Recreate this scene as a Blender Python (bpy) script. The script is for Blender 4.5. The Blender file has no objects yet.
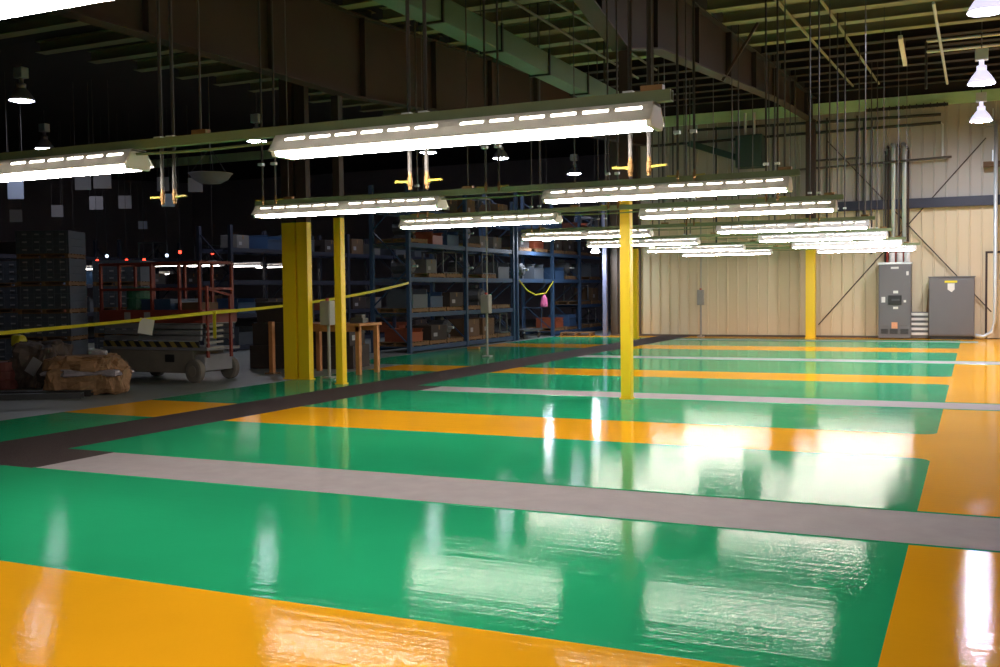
import bpy, math, random
from mathutils import Vector, Matrix, noise
rnd = random.Random(7)
SC = bpy.context.scene
COL = SC.collection
PI = math.pi

# ------------------------------------------------------------------ materials
MATS = {}
def nodes_of(name):
    m = bpy.data.materials.new(name); m.use_nodes = True
    nt = m.node_tree
    return m, nt, nt.nodes['Principled BSDF']

def mat(name, col, rough=0.5, metal=0.0, var=0.12, scale=3.0, bump=0.0, bscale=30.0, spec=0.5):
    """plain procedural surface: base colour with a soft noise variation and optional fine bump"""
    if name in MATS: return MATS[name]
    m, nt, b = nodes_of(name)
    tc = nt.nodes.new('ShaderNodeTexCoord')
    nz = nt.nodes.new('ShaderNodeTexNoise'); nz.inputs['Scale'].default_value = scale; nz.inputs['Detail'].default_value = 4
    mx = nt.nodes.new('ShaderNodeMix'); mx.data_type = 'RGBA'
    nt.links.new(tc.outputs['Object'], nz.inputs['Vector'])
    nt.links.new(nz.outputs['Fac'], mx.inputs['Factor'])
    mx.inputs['A'].default_value = [c * (1 - var) for c in col] + [1]
    mx.inputs['B'].default_value = [min(1, c * (1 + var)) for c in col] + [1]
    nt.links.new(mx.outputs['Result'], b.inputs['Base Color'])
    b.inputs['Roughness'].default_value = rough
    b.inputs['Metallic'].default_value = metal
    b.inputs['Specular IOR Level'].default_value = spec
    if bump > 0:
        n2 = nt.nodes.new('ShaderNodeTexNoise'); n2.inputs['Scale'].default_value = bscale; n2.inputs['Detail'].default_value = 3
        nt.links.new(tc.outputs['Object'], n2.inputs['Vector'])
        bp = nt.nodes.new('ShaderNodeBump'); bp.inputs['Strength'].default_value = bump; bp.inputs['Distance'].default_value = 0.02
        nt.links.new(n2.outputs['Fac'], bp.inputs['Height'])
        nt.links.new(bp.outputs['Normal'], b.inputs['Normal'])
    MATS[name] = m
    return m

def emit(name, col, strength):
    if name in MATS: return MATS[name]
    m, nt, b = nodes_of(name)
    b.inputs['Base Color'].default_value = list(col) + [1]
    b.inputs['Emission Color'].default_value = list(col) + [1]
    b.inputs['Emission Strength'].default_value = strength
    b.inputs['Roughness'].default_value = 0.3
    MATS[name] = m
    return m

def epoxy(name, col, rough=0.058, b1=1.0, b2=0.085):
    """glossy poured floor coating with orange peel and roller ridges running along the stripes"""
    m, nt, b = nodes_of(name)
    tc = nt.nodes.new('ShaderNodeTexCoord')
    mp = nt.nodes.new('ShaderNodeMapping'); mp.inputs['Scale'].default_value = (0.12, 7.0, 1.0)
    nt.links.new(tc.outputs['Object'], mp.inputs['Vector'])
    n1 = nt.nodes.new('ShaderNodeTexNoise'); n1.inputs['Scale'].default_value = 2.4; n1.inputs['Detail'].default_value = 3
    nt.links.new(mp.outputs['Vector'], n1.inputs['Vector'])
    n2 = nt.nodes.new('ShaderNodeTexNoise'); n2.inputs['Scale'].default_value = 38; n2.inputs['Detail'].default_value = 2
    nt.links.new(tc.outputs['Object'], n2.inputs['Vector'])
    bp1 = nt.nodes.new('ShaderNodeBump'); bp1.inputs['Strength'].default_value = b1; bp1.inputs['Distance'].default_value = 0.0014
    bp2 = nt.nodes.new('ShaderNodeBump'); bp2.inputs['Strength'].default_value = b2; bp2.inputs['Distance'].default_value = 0.008
    nt.links.new(n1.outputs['Fac'], bp1.inputs['Height'])
    nt.links.new(n2.outputs['Fac'], bp2.inputs['Height'])
    nt.links.new(bp1.outputs['Normal'], bp2.inputs['Normal'])
    nt.links.new(bp2.outputs['Normal'], b.inputs['Normal'])
    n3 = nt.nodes.new('ShaderNodeTexNoise'); n3.inputs['Scale'].default_value = 0.7; n3.inputs['Detail'].default_value = 5
    nt.links.new(tc.outputs['Object'], n3.inputs['Vector'])
    mx = nt.nodes.new('ShaderNodeMix'); mx.data_type = 'RGBA'
    mx.inputs['A'].default_value = [c * 0.9 for c in col] + [1]
    mx.inputs['B'].default_value = [min(1, c * 1.1) for c in col] + [1]
    nt.links.new(n3.outputs['Fac'], mx.inputs['Factor'])
    nt.links.new(mx.outputs['Result'], b.inputs['Base Color'])
    b.inputs['Roughness'].default_value = rough
    b.inputs['IOR'].default_value = 1.5; b.inputs['Specular IOR Level'].default_value = 0.014
    MATS[name] = m
    return m

def hazard(name):
    m, nt, b = nodes_of(name)
    tc = nt.nodes.new('ShaderNodeTexCoord')
    mp = nt.nodes.new('ShaderNodeMapping'); mp.inputs['Rotation'].default_value = (0, math.radians(45), 0)
    wv = nt.nodes.new('ShaderNodeTexWave'); wv.inputs['Scale'].default_value = 1.6; wv.bands_direction = 'X'
    rp = nt.nodes.new('ShaderNodeValToRGB'); rp.color_ramp.interpolation = 'CONSTANT'
    rp.color_ramp.elements[0].color = (0.02, 0.02, 0.02, 1)
    rp.color_ramp.elements[1].position = 0.5; rp.color_ramp.elements[1].color = (0.26, 0.20, 0.05, 1)
    nt.links.new(tc.outputs['Object'], mp.inputs['Vector']); nt.links.new(mp.outputs['Vector'], wv.inputs['Vector'])
    nt.links.new(wv.outputs['Fac'], rp.inputs['Fac']); nt.links.new(rp.outputs['Color'], b.inputs['Base Color'])
    b.inputs['Roughness'].default_value = 0.6
    MATS[name] = m
    return m

GREEN = epoxy('green_epoxy', (0.018, 0.36, 0.155))
ORANGE = epoxy('orange_epoxy', (0.92, 0.42, 0.012))
DARKBAND = mat('dark_granular_coating', (0.055, 0.040, 0.038), 0.8, var=0.5, scale=40, bump=0.6, bscale=60, spec=0.12)
GRAYSTRIP = mat('grey_strip', (0.40, 0.35, 0.36), 0.7, spec=0.12, var=0.14, scale=5, bump=0.15, bscale=25)
CONC = mat('bare_concrete', (0.20, 0.22, 0.20), 0.42, var=0.25, scale=1.2, bump=0.1, bscale=8)
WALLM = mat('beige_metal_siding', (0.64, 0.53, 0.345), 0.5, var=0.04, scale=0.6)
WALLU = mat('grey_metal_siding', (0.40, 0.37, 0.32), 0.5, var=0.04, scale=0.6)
WALLD = mat('brown_metal_siding', (0.10, 0.07, 0.05), 0.6, var=0.1, scale=0.8)
WALLDK = mat('dark_wall', (0.36, 0.32, 0.36), 0.8, var=0.2, scale=0.5)
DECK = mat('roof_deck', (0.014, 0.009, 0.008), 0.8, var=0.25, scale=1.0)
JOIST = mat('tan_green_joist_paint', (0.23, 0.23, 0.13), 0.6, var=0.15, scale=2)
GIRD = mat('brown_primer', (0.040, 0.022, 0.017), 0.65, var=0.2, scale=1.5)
GIRD_SHADE = mat('shaded_brown_primer', (0.020, 0.012, 0.010), 0.7, var=0.2, scale=1.5)  # darker copy of the brown primer, roof shade put into the colour
EAVE = mat('pale_green_paint', (0.50, 0.74, 0.42), 0.6, var=0.15)
DUCT = mat('grey_green_paint', (0.10, 0.17, 0.13), 0.5, var=0.15)
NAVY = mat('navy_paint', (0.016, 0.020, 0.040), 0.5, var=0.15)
YEL = mat('yellow_paint', (0.95, 0.62, 0.010), 0.4, var=0.06, scale=2)
RAIL = mat('olive_green_channel', (0.22, 0.27, 0.13), 0.5, var=0.15)
WHITE = mat('white_enamel', (0.91, 0.89, 0.86), 0.4, var=0.02)
def diffuser(name, col, t):
    m, nt, b = nodes_of(name)
    b.inputs['Base Color'].default_value = list(col) + [1]; b.inputs['Roughness'].default_value = 0.4
    tr = nt.nodes.new('ShaderNodeBsdfTranslucent'); tr.inputs['Color'].default_value = list(col) + [1]
    mx = nt.nodes.new('ShaderNodeMixShader'); mx.inputs['Fac'].default_value = t
    out = nt.nodes['Material Output']
    nt.links.new(b.outputs['BSDF'], mx.inputs[1]); nt.links.new(tr.outputs['BSDF'], mx.inputs[2]); nt.links.new(mx.outputs['Shader'], out.inputs['Surface'])
    return m
DIFF = diffuser('brightened_white_reflector', (0.90, 0.87, 0.83), 0.17)  # translucency added to the enamel wings so they look brightly lit
SOCK = mat('socket_grey', (0.35, 0.34, 0.32), 0.5)
TUBEF = emit('faint_fluorescent_tube', (1.0, 0.93, 0.86), 9)
TUBE = emit('lit_fluorescent_tube', (1.0, 0.93, 0.85), 62)
ROD = mat('zinc_rod', (0.13, 0.12, 0.115), 0.5, metal=0.3)
PIPE = mat('grey_iron_pipe', (0.06, 0.054, 0.05), 0.55, metal=0.2)
BRASS = mat('brass', (0.26, 0.14, 0.05), 0.4, metal=0.5)
HANDLE = mat('yellow_plastic', (0.40, 0.32, 0.02), 0.4)
GALV = mat('galvanised_steel', (0.66, 0.70, 0.70), 0.4, metal=0.4)
BLACK = mat('black_paint', (0.015, 0.015, 0.016), 0.5)
CABG = mat('cabinet_grey', (0.135, 0.13, 0.135), 0.45, var=0.05)
LABW = mat('white_label', (0.75, 0.73, 0.68), 0.5, var=0.03)
LABY = mat('yellow_label', (0.75, 0.62, 0.03), 0.5, var=0.03)
LABO = mat('orange_label', (0.75, 0.35, 0.18), 0.5, var=0.25, scale=25)
REDP = mat('red_paint', (0.42, 0.05, 0.03), 0.5, var=0.15)
DKRED = mat('worn_red_paint', (0.20, 0.032, 0.022), 0.6, var=0.25)
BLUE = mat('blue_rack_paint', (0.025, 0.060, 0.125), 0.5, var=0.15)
WOOD = mat('bare_timber', (0.48, 0.20, 0.065), 0.6, var=0.25, scale=8)
WOODD = mat('weathered_pallet_wood', (0.20, 0.11, 0.045), 0.75, var=0.3, scale=8)
CARD = mat('cardboard', (0.11, 0.062, 0.030), 0.8, var=0.2, scale=5)
CARDC = mat('crushed_cardboard', (0.27, 0.15, 0.07), 0.75, var=0.45, scale=9, bump=0.5, bscale=18)
WRAP = mat('stretch_wrap', (0.30, 0.27, 0.30), 0.25, var=0.5, scale=7, bump=0.5, bscale=14)
LIFTG = mat('lift_grey', (0.20, 0.20, 0.215), 0.6, var=0.2)
CHASS = mat('dusty_chassis', (0.19, 0.165, 0.135), 0.7, var=0.25)
RUBB = mat('dusty_rubber', (0.15, 0.135, 0.115), 0.8, var=0.25)
HAZ = hazard('hazard_stripes')
TAPE = mat('caution_tape', (0.70, 0.62, 0.03), 0.4, var=0.05)
PAPER = mat('paper', (0.72, 0.70, 0.66), 0.7, var=0.05)
PAPERD = mat('pale_sign_card', (0.30, 0.29, 0.30), 0.7, var=0.06)
PAPERB = mat('blue_white_sign_card', (0.55, 0.65, 0.85), 0.7, var=0.08)
TRAY = mat('slate_plastic', (0.075, 0.088, 0.105), 0.5, var=0.2)
GBOX = mat('grey_beige_box', (0.30, 0.28, 0.25), 0.5)
DKBOX = mat('dark_brown_carton', (0.035, 0.024, 0.02), 0.8, var=0.3)
MGREY = mat('machine_grey', (0.08, 0.085, 0.09), 0.5, metal=0.3)
BINB = mat('blue_plastic', (0.025, 0.06, 0.13), 0.45)
BINR = mat('orange_red_plastic', (0.24, 0.055, 0.02), 0.45)
GRNP = mat('green_plastic', (0.03, 0.15, 0.085), 0.5)
PINK = mat('pink_bag', (0.65, 0.12, 0.30), 0.6)
BOXG = mat('dark_green_enamel', (0.030, 0.062, 0.052), 0.5, var=0.1)
LAV = mat('pale_lavender_paint', (0.20, 0.21, 0.32), 0.5, var=0.15, scale=4)
HBBELL = emit('glowing_prismatic_bell', (0.80, 0.76, 1.0), 0.8)
HBLENS = emit('metal_halide_lens', (0.86, 0.86, 1.0), 400)
HBLENSD = emit('distant_metal_halide_lens', (0.80, 0.82, 1.0), 75)
HBBELLF = emit('aisle_lamp_glowing_bell', (0.80, 0.86, 1.0), 30)
HBBELLG = emit('gap_lamp_glowing_bell', (0.80, 0.86, 1.0), 14)
HBLENSW = emit('weak_metal_halide_lens', (0.80, 0.82, 1.0), 42)
HBFLOOD = emit('aisle_metal_halide_lens', (0.80, 0.86, 1.0), 260)
BELLM = mat('spun_aluminium_bell', (0.35, 0.34, 0.40), 0.4, metal=0.5)
REDL = emit('red_indicator', (1.0, 0.04, 0.02), 5.0)
BLUL = emit('pale_blue_indicator', (0.6, 0.75, 1.0), 2.5)

# ------------------------------------------------------------------ geometry helper
class MB:
    def __init__(s): s.v = []; s.f = []; s.m = []
    def add(s, vs, fs, mi=0):
        o = len(s.v); s.v += [tuple(v) for v in vs]; s.f += [tuple(i + o for i in f) for f in fs]; s.m += [mi] * len(fs); return s
    def box(s, c, d, rz=0.0, mi=0, rot=None):
        x, y, z = [k / 2 for k in d]
        vs = [Vector((i, j, k)) for k in (-z, z) for j in (-y, y) for i in (-x, x)]
        R = rot if rot is not None else Matrix.Rotation(rz, 3, 'Z')
        vs = [R @ v + Vector(c) for v in vs]
        return s.add(vs, [(0, 2, 3, 1), (4, 5, 7, 6), (0, 1, 5, 4), (2, 6, 7, 3), (0, 4, 6, 2), (1, 3, 7, 5)], mi)
    def span(s, a, b, mi=0):
        return s.box([(p + q) / 2 for p, q in zip(a, b)], [abs(q - p) for p, q in zip(a, b)], mi=mi)
    def bar(s, p, q, w, h, mi=0):
        p, q = Vector(p), Vector(q); d = (q - p); L = d.length; d.normalize()
        up = Vector((0, 0, 1)) if abs(d.z) < 0.9 else Vector((0, 1, 0))
        r = d.cross(up).normalized(); u = r.cross(d)
        vs = []
        for t in (p, q):
            for a, b in ((-1, -1), (1, -1), (1, 1), (-1, 1)): vs.append(t + r * a * w / 2 + u * b * h / 2)
        return s.add(vs, [(0, 1, 2, 3), (7, 6, 5, 4), (0, 4, 5, 1), (1, 5, 6, 2), (2, 6, 7, 3), (3, 7, 4, 0)], mi)
    def tube(s, pts, r, n=8, mi=0):
        pts = [Vector(p) for p in pts]; rings = []
        for i, p in enumerate(pts):
            d = (pts[min(i + 1, len(pts) - 1)] - pts[max(i - 1, 0)]).normalized()
            up = Vector((0, 0, 1)) if abs(d.z) < 0.9 else Vector((0, 1, 0))
            a = d.cross(up).normalized(); b = a.cross(d)
            rr = r[i] if isinstance(r, (list, tuple)) else r
            rings.append([p + a * math.cos(t * 2 * PI / n) * rr + b * math.sin(t * 2 * PI / n) * rr for t in range(n)])
        vs = [v for g in rings for v in g]; fs = []
        for i in range(len(pts) - 1):
            for t in range(n):
                fs.append((i * n + t, i * n + (t + 1) % n, (i + 1) * n + (t + 1) % n, (i + 1) * n + t))
        fs.append(tuple(range(n))[::-1]); fs.append(tuple((len(pts) - 1) * n + t for t in range(n)))
        return s.add(vs, fs, mi)
    def lathe(s, prof, c=(0, 0, 0), n=20, mi=0):
        vs = []; fs = []
        for r, z in prof:
            for t in range(n): vs.append((c[0] + r * math.cos(t * 2 * PI / n), c[1] + r * math.sin(t * 2 * PI / n), c[2] + z))
        for i in range(len(prof) - 1):
            for t in range(n): fs.append((i * n + t, i * n + (t + 1) % n, (i + 1) * n + (t + 1) % n, (i + 1) * n + t))
        return s.add(vs, fs, mi)
    def prism(s, poly, axis, a, b, mi=0):
        """polygon in the plane across axis, extruded from a to b"""
        def P(u, w, t): return {'x': (t, u, w), 'y': (u, t, w), 'z': (u, w, t)}[axis]
        n = len(poly)
        vs = [P(u, w, a) for u, w in poly] + [P(u, w, b) for u, w in poly]
        fs = [tuple(range(n))[::-1], tuple(range(n, 2 * n))] + [(i, (i + 1) % n, n + (i + 1) % n, n + i) for i in range(n)]
        return s.add(vs, fs, mi)
    def build(s, name, material, parent=None, bevel=0.0, smooth=False, loc=None, solid=0.0):
        me = bpy.data.meshes.new(name); me.from_pydata([tuple(v) for v in s.v], [], s.f); me.update()
        ms = material if isinstance(material, (list, tuple)) else [material]
        for m in ms: me.materials.append(m)
        if len(ms) > 1:
            for p, i in zip(me.polygons, s.m): p.material_index = i
        import bmesh
        bm = bmesh.new(); bm.from_mesh(me); bmesh.ops.recalc_face_normals(bm, faces=bm.faces); bm.to_mesh(me); bm.free()
        if smooth:
            for p in me.polygons: p.use_smooth = True
        o = bpy.data.objects.new(name, me); COL.objects.link(o)
        if parent is not None: o.parent = parent
        if loc is not None: o.location = loc
        if solid:
            k = o.modifiers.new('thick', 'SOLIDIFY'); k.thickness = solid; k.offset = 0
        if bevel:
            k = o.modifiers.new('bevel', 'BEVEL'); k.width = bevel; k.segments = 2; k.limit_method = 'ANGLE'
        return o

def tag(o, label, cat, group=None):
    o['label'] = label; o['category'] = cat
    if group: o['group'] = group
    elif 'group' in o: del o['group']
    return o
def thing(name, label, cat, loc=(0, 0, 0), rz=0.0, group=None):
    o = bpy.data.objects.new(name, None); COL.objects.link(o); o.empty_display_size = 0.1
    o.location = loc; o.rotation_euler = (0, 0, rz)
    return tag(o, label, cat, group)
def struct(o): o['kind'] = 'structure'; return o
def dup(root, loc, label, rz=None, group=None, scale=None):
    r = root.copy(); COL.objects.link(r); r.location = loc
    if rz is not None: r.rotation_euler = (0, 0, rz)
    if scale is not None: r.scale = scale
    tag(r, label, root['category'], group)
    for ch in list(root.children):
        c = ch.copy(); COL.objects.link(c); c.parent = r
        for g in list(ch.children):
            d = g.copy(); COL.objects.link(d); d.parent = c
    return r

# ------------------------------------------------------------------ camera (solved from the stripe and aisle vanishing points)
f, yaw, pit, rol = 1022.8, -0.43472, -0.041796, -0.011803
Fv = Vector((math.sin(yaw) * math.cos(pit), math.cos(yaw) * math.cos(pit), math.sin(pit)))
Rv = Vector((math.cos(yaw), -math.sin(yaw), 0)); Uv = Rv.cross(Fv)
Rt = Rv * math.cos(rol) + Uv * math.sin(rol); Up = -Rv * math.sin(rol) + Uv * math.cos(rol)
cam = bpy.data.cameras.new('camera'); cam.sensor_width = 36; cam.lens = f * 36 / 1000; cam.clip_end = 200
co = bpy.data.objects.new('camera', cam); COL.objects.link(co)
mw = Matrix((Rt, Up, -Fv)).transposed().to_4x4(); mw.translation = (0, 0, 1.6); co.matrix_world = mw
SC.camera = co

# ------------------------------------------------------------------ floor
XR, XD1, XD2, XG = -0.36, -8.62, -9.74, -11.4       # right border, dark strip, left limit of the paint
YW, XWL = 33.8, -11.45                               # far siding wall
ZR = lambda y: 6.5 + 0.055 * max(0.0, y - 15)        # underside of the roof joists
OR = [(-6.2, -5.0), (1.9, 4.29), (10.2, 11.86), (18.0, 19.5), (26.5, 28.3), (32.55, YW)]
GY = [(6.76, 7.76), (14.39, 15.2), (22.72, 23.6), (31.2, 31.9)]
fb = MB()
def quad(x0, x1, y0, y1, mi): fb.add([(x0, y0, 0), (x1, y0, 0), (x1, y1, 0), (x0, y1, 0)], [(0, 1, 2, 3)], mi)
YB, YF, XL, XE = -4.0, 52.0, -46.0, 4.0
YG2, XG2_ = 19.5, -13.05
quad(XL, XG2_, YB, YF, 3); quad(XG2_, XG, YB, YG2, 3); quad(XG2_, XG, YW, YF, 3)                              # bare concrete
quad(XG, XD2, YW, YF, 3); quad(XD2, XD1, YW, YF, 3); quad(XD1, XE, YW, YF, 3)
quad(XD2, XD1, YB, YW, 2)                            # dark strip
# painted left fringe
ys = [YB] + [v for o in OR for v in o if v > YB]
edges = [(YB, 1.9, 0), (1.9, 4.29, 1), (4.29, 10.2, 0), (10.2, 11.86, 1), (11.86, 18.0, 0), (18.0, 19.5, 1), (19.5, 26.5, 0), (26.5, 28.3, 1), (28.3, 32.55, 0), (32.55, YW, 1)]
for a, b, m in edges: quad(XG2_ if a >= YG2 else XG, XD2, a, b, m)
# right of the strip
def row(x0, x1, a, b, m): quad(x0, x1, a, b, m)
def green(a, b, round_a, round_b, r=0.16):
    """green bay between the strip and the right border, rounded where it meets the orange"""
    poly = [(XD1, a)]; n = 5
    if round_a:
        poly += [(XR - r + r * math.sin(t * PI / 2 / n), a + r - r * math.cos(t * PI / 2 / n)) for t in range(n + 1)]
        c = [(XR, a)] + [(XR - r + r * math.sin(t * PI / 2 / n), a + r - r * math.cos(t * PI / 2 / n)) for t in range(n, -1, -1)]
        fb.add([(x, y, 0) for x, y in c], [tuple(range(len(c)))], 1)
    else: poly += [(XR, a)]
    if round_b:
        poly += [(XR - r + r * math.cos(t * PI / 2 / n), b - r + r * math.sin(t * PI / 2 / n)) for t in range(n + 1)]
        c = [(XR, b)] + [(XR - r + r * math.cos(t * PI / 2 / n), b - r + r * math.sin(t * PI / 2 / n)) for t in range(n, -1, -1)]
        fb.add([(x, y, 0) for x, y in c], [tuple(range(len(c)))], 1)
    else: poly += [(XR, b)]
    poly += [(XD1, b)]
    fb.add([(x, y, 0) for x, y in poly], [tuple(range(len(poly)))], 0)
green(YB, 1.9, False, True)
lim = [4.29, 10.2, 11.86, 18.0, 19.5, 26.5, 28.3, 32.55]
for k in range(4):
    a, b = lim[2 * k], lim[2 * k + 1]; g0, g1 = GY[k]
    green(a, g0, True, False); green(g1, b, False, True)
    gx = {0: XE, 1: XE, 2: 0.95, 3: 0.1}[k]
    gs = {0: -7.95, 1: -8.15}.get(k, XD1)
    quad(gs, XR, g0, g1, 4)
    if gs > XD1: quad(XD1, gs, g0, g1, 2)
    quad(XR, gx, g0, g1, 4)
    quad(gx, XE, g0, g1, 1) if gx < XE else None
    quad(XR, XE, a, g0, 1); quad(XR, XE, g1, b, 1)
for a, b in OR[1:]: quad(XD1, XE, a, b, 1)
quad(XR, XE, YB, 1.9, 1)
floor = struct(fb.build('floor', [GREEN, ORANGE, DARKBAND, CONC, GRAYSTRIP]))
# raised coating lips along the grey strips
for k, (g0, g1) in enumerate(GY):
    t = MB()
    for y in (g0, g1):
        t.prism([(y - 0.02, 0.0), (y, 0.006), (y + 0.02, 0.0)], 'x', {0: -7.95, 1: -8.15}.get(k, XD1), {0: XE, 1: XE, 2: 0.95, 3: 0.1}[k])
    struct(t.build('trim_%d' % (k + 1), [GREEN]))

# ------------------------------------------------------------------ shell
def siding(x0, x1, y, z0, z1, pitch=0.33, d=0.035):
    """ribbed metal siding facing -Y: flat pans with narrow raised ribs"""
    b = MB(); pts = []; x = x0
    while x < x1 - 1e-6:
        e = min(x + pitch, x1)
        pts += [(x, y), (e - 0.055, y), (e - 0.045, y - d), (e - 0.01, y - d)] if e - x > 0.06 else [(x, y)]
        x = e
    pts.append((x1, y))
    vs = []; fs = []
    for px, py in pts: vs += [(px, py, z0), (px, py, z1)]
    for i in range(len(pts) - 1): fs.append((2 * i, 2 * i + 2, 2 * i + 3, 2 * i + 1))
    b.add(vs, fs)
    return b
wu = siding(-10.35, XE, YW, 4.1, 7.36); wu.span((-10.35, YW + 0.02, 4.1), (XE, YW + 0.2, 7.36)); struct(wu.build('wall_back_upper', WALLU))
wb = siding(-10.35, XE, YW, 0, 4.1); wb.span((-10.35, YW + 0.02, 0), (XE, YW + 0.2, 4.1))
struct(MB().span((-10.352, YW - 0.03, 7.362), (XE, YW + 0.2, 8.3)).build('wall_back_top', DECK))
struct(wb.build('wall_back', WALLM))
wbd = siding(XWL, -10.352, YW, 0, 8.3, pitch=0.28, d=0.06); wbd.span((XWL, YW + 0.02, 0), (-10.352, YW + 0.2, 8.3))
struct(wbd.build('wall_back_end', WALLD))
struct(MB().span((XWL, YW + 0.2, 0), (XWL + 0.2, YF, 9)).build('wall_return', WALLDK))
struct(MB().span((XL, YF, 0), (XWL + 0.2, YF + 0.2, 9)).build('wall_far', WALLDK))
struct(MB().span((XL - 0.2, YB, 0), (XL, YF, 9)).build('wall_left', WALLDK))
struct(MB().span((XE, YB, 0), (XE + 0.2, YW + 0.2, 9)).build('wall_right', WALLM))
struct(MB().span((XL, YB - 0.2, 0), (XE, YB, 9)).build('wall_front', WALLDK))
cb = MB()
cs = [(YB, ZR(0) + 0.24), (15, ZR(15) + 0.24), (YF, ZR(YF) + 0.24)]
cb.prism(cs + [(y, z + 0.1) for y, z in reversed(cs)], 'x', XL, XE)
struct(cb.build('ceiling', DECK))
struct(MB().span((XL, YW - 0.16, 7.02), (XE, YW - 0.045, 7.36)).build('trim_5', EAVE))       # pale green eave strut
struct(MB().span((-10.3, YW - 0.2, 3.96), (XE, YW - 0.045, 4.25)).build('trim_6', NAVY))    # navy girt
struct(MB().span((XWL, YW - 0.075, 0), (XE, YW - 0.04, 0.06)).build('baseboard_back', WALLD))

# ------------------------------------------------------------------ roof steel
XG1, XG2 = -10.05, -4.66
jn = 0
for lo, hi, bay in ((-17.2, XG1 - 0.12, 'beyond the deep brown girder at left'), (XG1 + 0.12, XG2 - 0.12, 'between the two brown girders'), (XG2 + 0.12, XE - 0.02, 'above the right half of the hall')):
    proto = None; protod = None
    for k in range(-4, 14):
        y = 15.1 + 1.33 * k
        if y > 32.8: break
        lab = 'tan green steel roof joist ' + bay
        grp = 'roof joists ' + bay
        z = ZR(y)
        dark = y > 23.2 and lo > XG1 - 1  # far joists get the dark colour in place of roof shade
        if dark: lab = 'steel roof joist far back, coloured dark for shade, ' + bay; grp = 'shade-coloured roof joists ' + bay
        if (protod if dark else proto) is None:
            b = MB()
            # Z-purlin: bottom flange, web, top flange, short lips
            b.span((lo, -0.13, 0), (hi, 0.13, 0.014)); b.span((lo, 0.118, 0.014), (hi, 0.13, 0.05)); b.span((lo, -0.006, 0.014), (hi, 0.006, 0.215)); b.span((lo, -0.13, 0.215), (hi, 0.13, 0.229))
            o = b.build('roof_joist', GIRD_SHADE if dark else JOIST, loc=(0, y, z))
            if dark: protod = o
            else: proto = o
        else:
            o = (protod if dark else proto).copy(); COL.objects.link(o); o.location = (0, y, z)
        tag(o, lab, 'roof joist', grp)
def girder(x, prof_bottom, label):
    """welded plate girder along Y: web plate with bottom and top flanges and stiffeners"""
    ys = [p[0] for p in prof_bottom]
    root = thing('roof_girder', label, 'girder', (x, ys[0], 0))
    top = [(y, ZR(y) - 0.005) for y in ys]
    sh = lambda L, dz=0: [(y - ys[0], z + dz) for y, z in L]
    w = MB(); w.prism(sh(prof_bottom, 0.03) + list(reversed(sh(top, -0.025))), 'x', -0.012, 0.012); w.build('web', GIRD_SHADE if x > -6 else GIRD, root)  # right girder web takes the darker copy, its shade painted in
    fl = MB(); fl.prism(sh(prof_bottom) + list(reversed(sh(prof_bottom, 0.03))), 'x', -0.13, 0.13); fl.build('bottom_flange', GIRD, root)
    ft = MB(); ft.prism(sh(top, -0.025) + list(reversed(sh(top))), 'x', -0.13, 0.13); ft.build('top_flange', GIRD_SHADE if x > -6 else GIRD, root)
    y = ys[0] + 1.5
    while y < ys[-1] - 0.5:
        for (ya, za), (yb, zb) in zip(prof_bottom[:-1], prof_bottom[1:]):
            if ya <= y < yb:
                zz = za + (zb - za) * (y - ya) / (yb - ya) + 0.03
                s = MB(); s.span((-0.12, y - ys[0] - 0.006, zz), (0.12, y - ys[0] + 0.006, ZR(y) - 0.03)); s.build('stiffener', GIRD_SHADE if x > -6 else GIRD, root)
        y += 2.66
    return root
girder(XG1, [(1.0, 5.0), (15.5, 5.05), (33.5, 6.4)], 'deep dark brown steel girder crossing the upper left of the ceiling')
girder(XG2, [(1.0, 5.45), (12.6, 5.4), (14.3, 5.05), (16.0, 5.4), (27.6, 6.45), (33.5, 6.78)], 'dark brown tapered girder above the nearest yellow column')
# diagonal flange braces at the girder
b = MB(); b.bar((XG2 + 0.05, 20.65, 5.75), (XG2 + 0.75, 20.65, ZR(20.65)), 0.05, 0.05)
tag(b.build('flange_brace', GIRD), 'short dark diagonal brace from tapered girder up to a joist', 'brace')
# long bus duct with brackets
root = thing('bus_duct', 'grey green rectangular duct run sloping across the upper middle', 'duct', (-7.02, 8.0, 5.42))
MB().span((-0.17, 0, 0), (0.17, 14.0, 0.36)).build('duct_body', DUCT, root, bevel=0.01)
for k in range(7):
    q = MB(); q.span((-0.2, 0.9 + 2 * k, -0.03), (0.2, 0.95 + 2 * k, 0)); q.span((-0.2, 0.9 + 2 * k, -0.03), (-0.175, 0.95 + 2 * k, 0.42)); q.span((0.175, 0.9 + 2 * k, -0.03), (0.2, 0.95 + 2 * k, 0.42))
    q.build('bracket', BLACK, root)
    for s in (-1, 1):
        MB().tube([(s * 0.188, 0.925 + 2 * k, 0.4), (s * 0.188, 0.925 + 2 * k, ZR(8.9 + 2 * k) - 5.42 + 0.2)], 0.008, 6).build('hanger_rod', ROD, root)
for dx, dz, wd in ((0.55, 0.62, 'nearer to'), (0.95, 0.75, 'farther from')):
    b = MB(); b.tube([(-7.02 + dx, 8, 5.42 + dz), (-7.02 + dx, 21, 5.42 + dz)], 0.022, 8)
    tag(b.build('conduit', ROD), 'thin tan conduit running along and just %s the green duct' % wd, 'conduit')
for x, y0, y1, z, wd in ((-3.2, 16, 31, 6.6, 'left of the pair'), (-2.5, 17, 31, 6.75, 'right of the pair')):
    b = MB(); b.tube([(x, y0, ZR(y0) - 0.06), (x, y1, ZR(y1) - 0.06)], 0.03, 8)
    tag(b.build('sprinkler_pipe', JOIST), 'tan pipe running away under the joists right of the tapered girder, %s' % wd, 'pipe')

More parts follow.
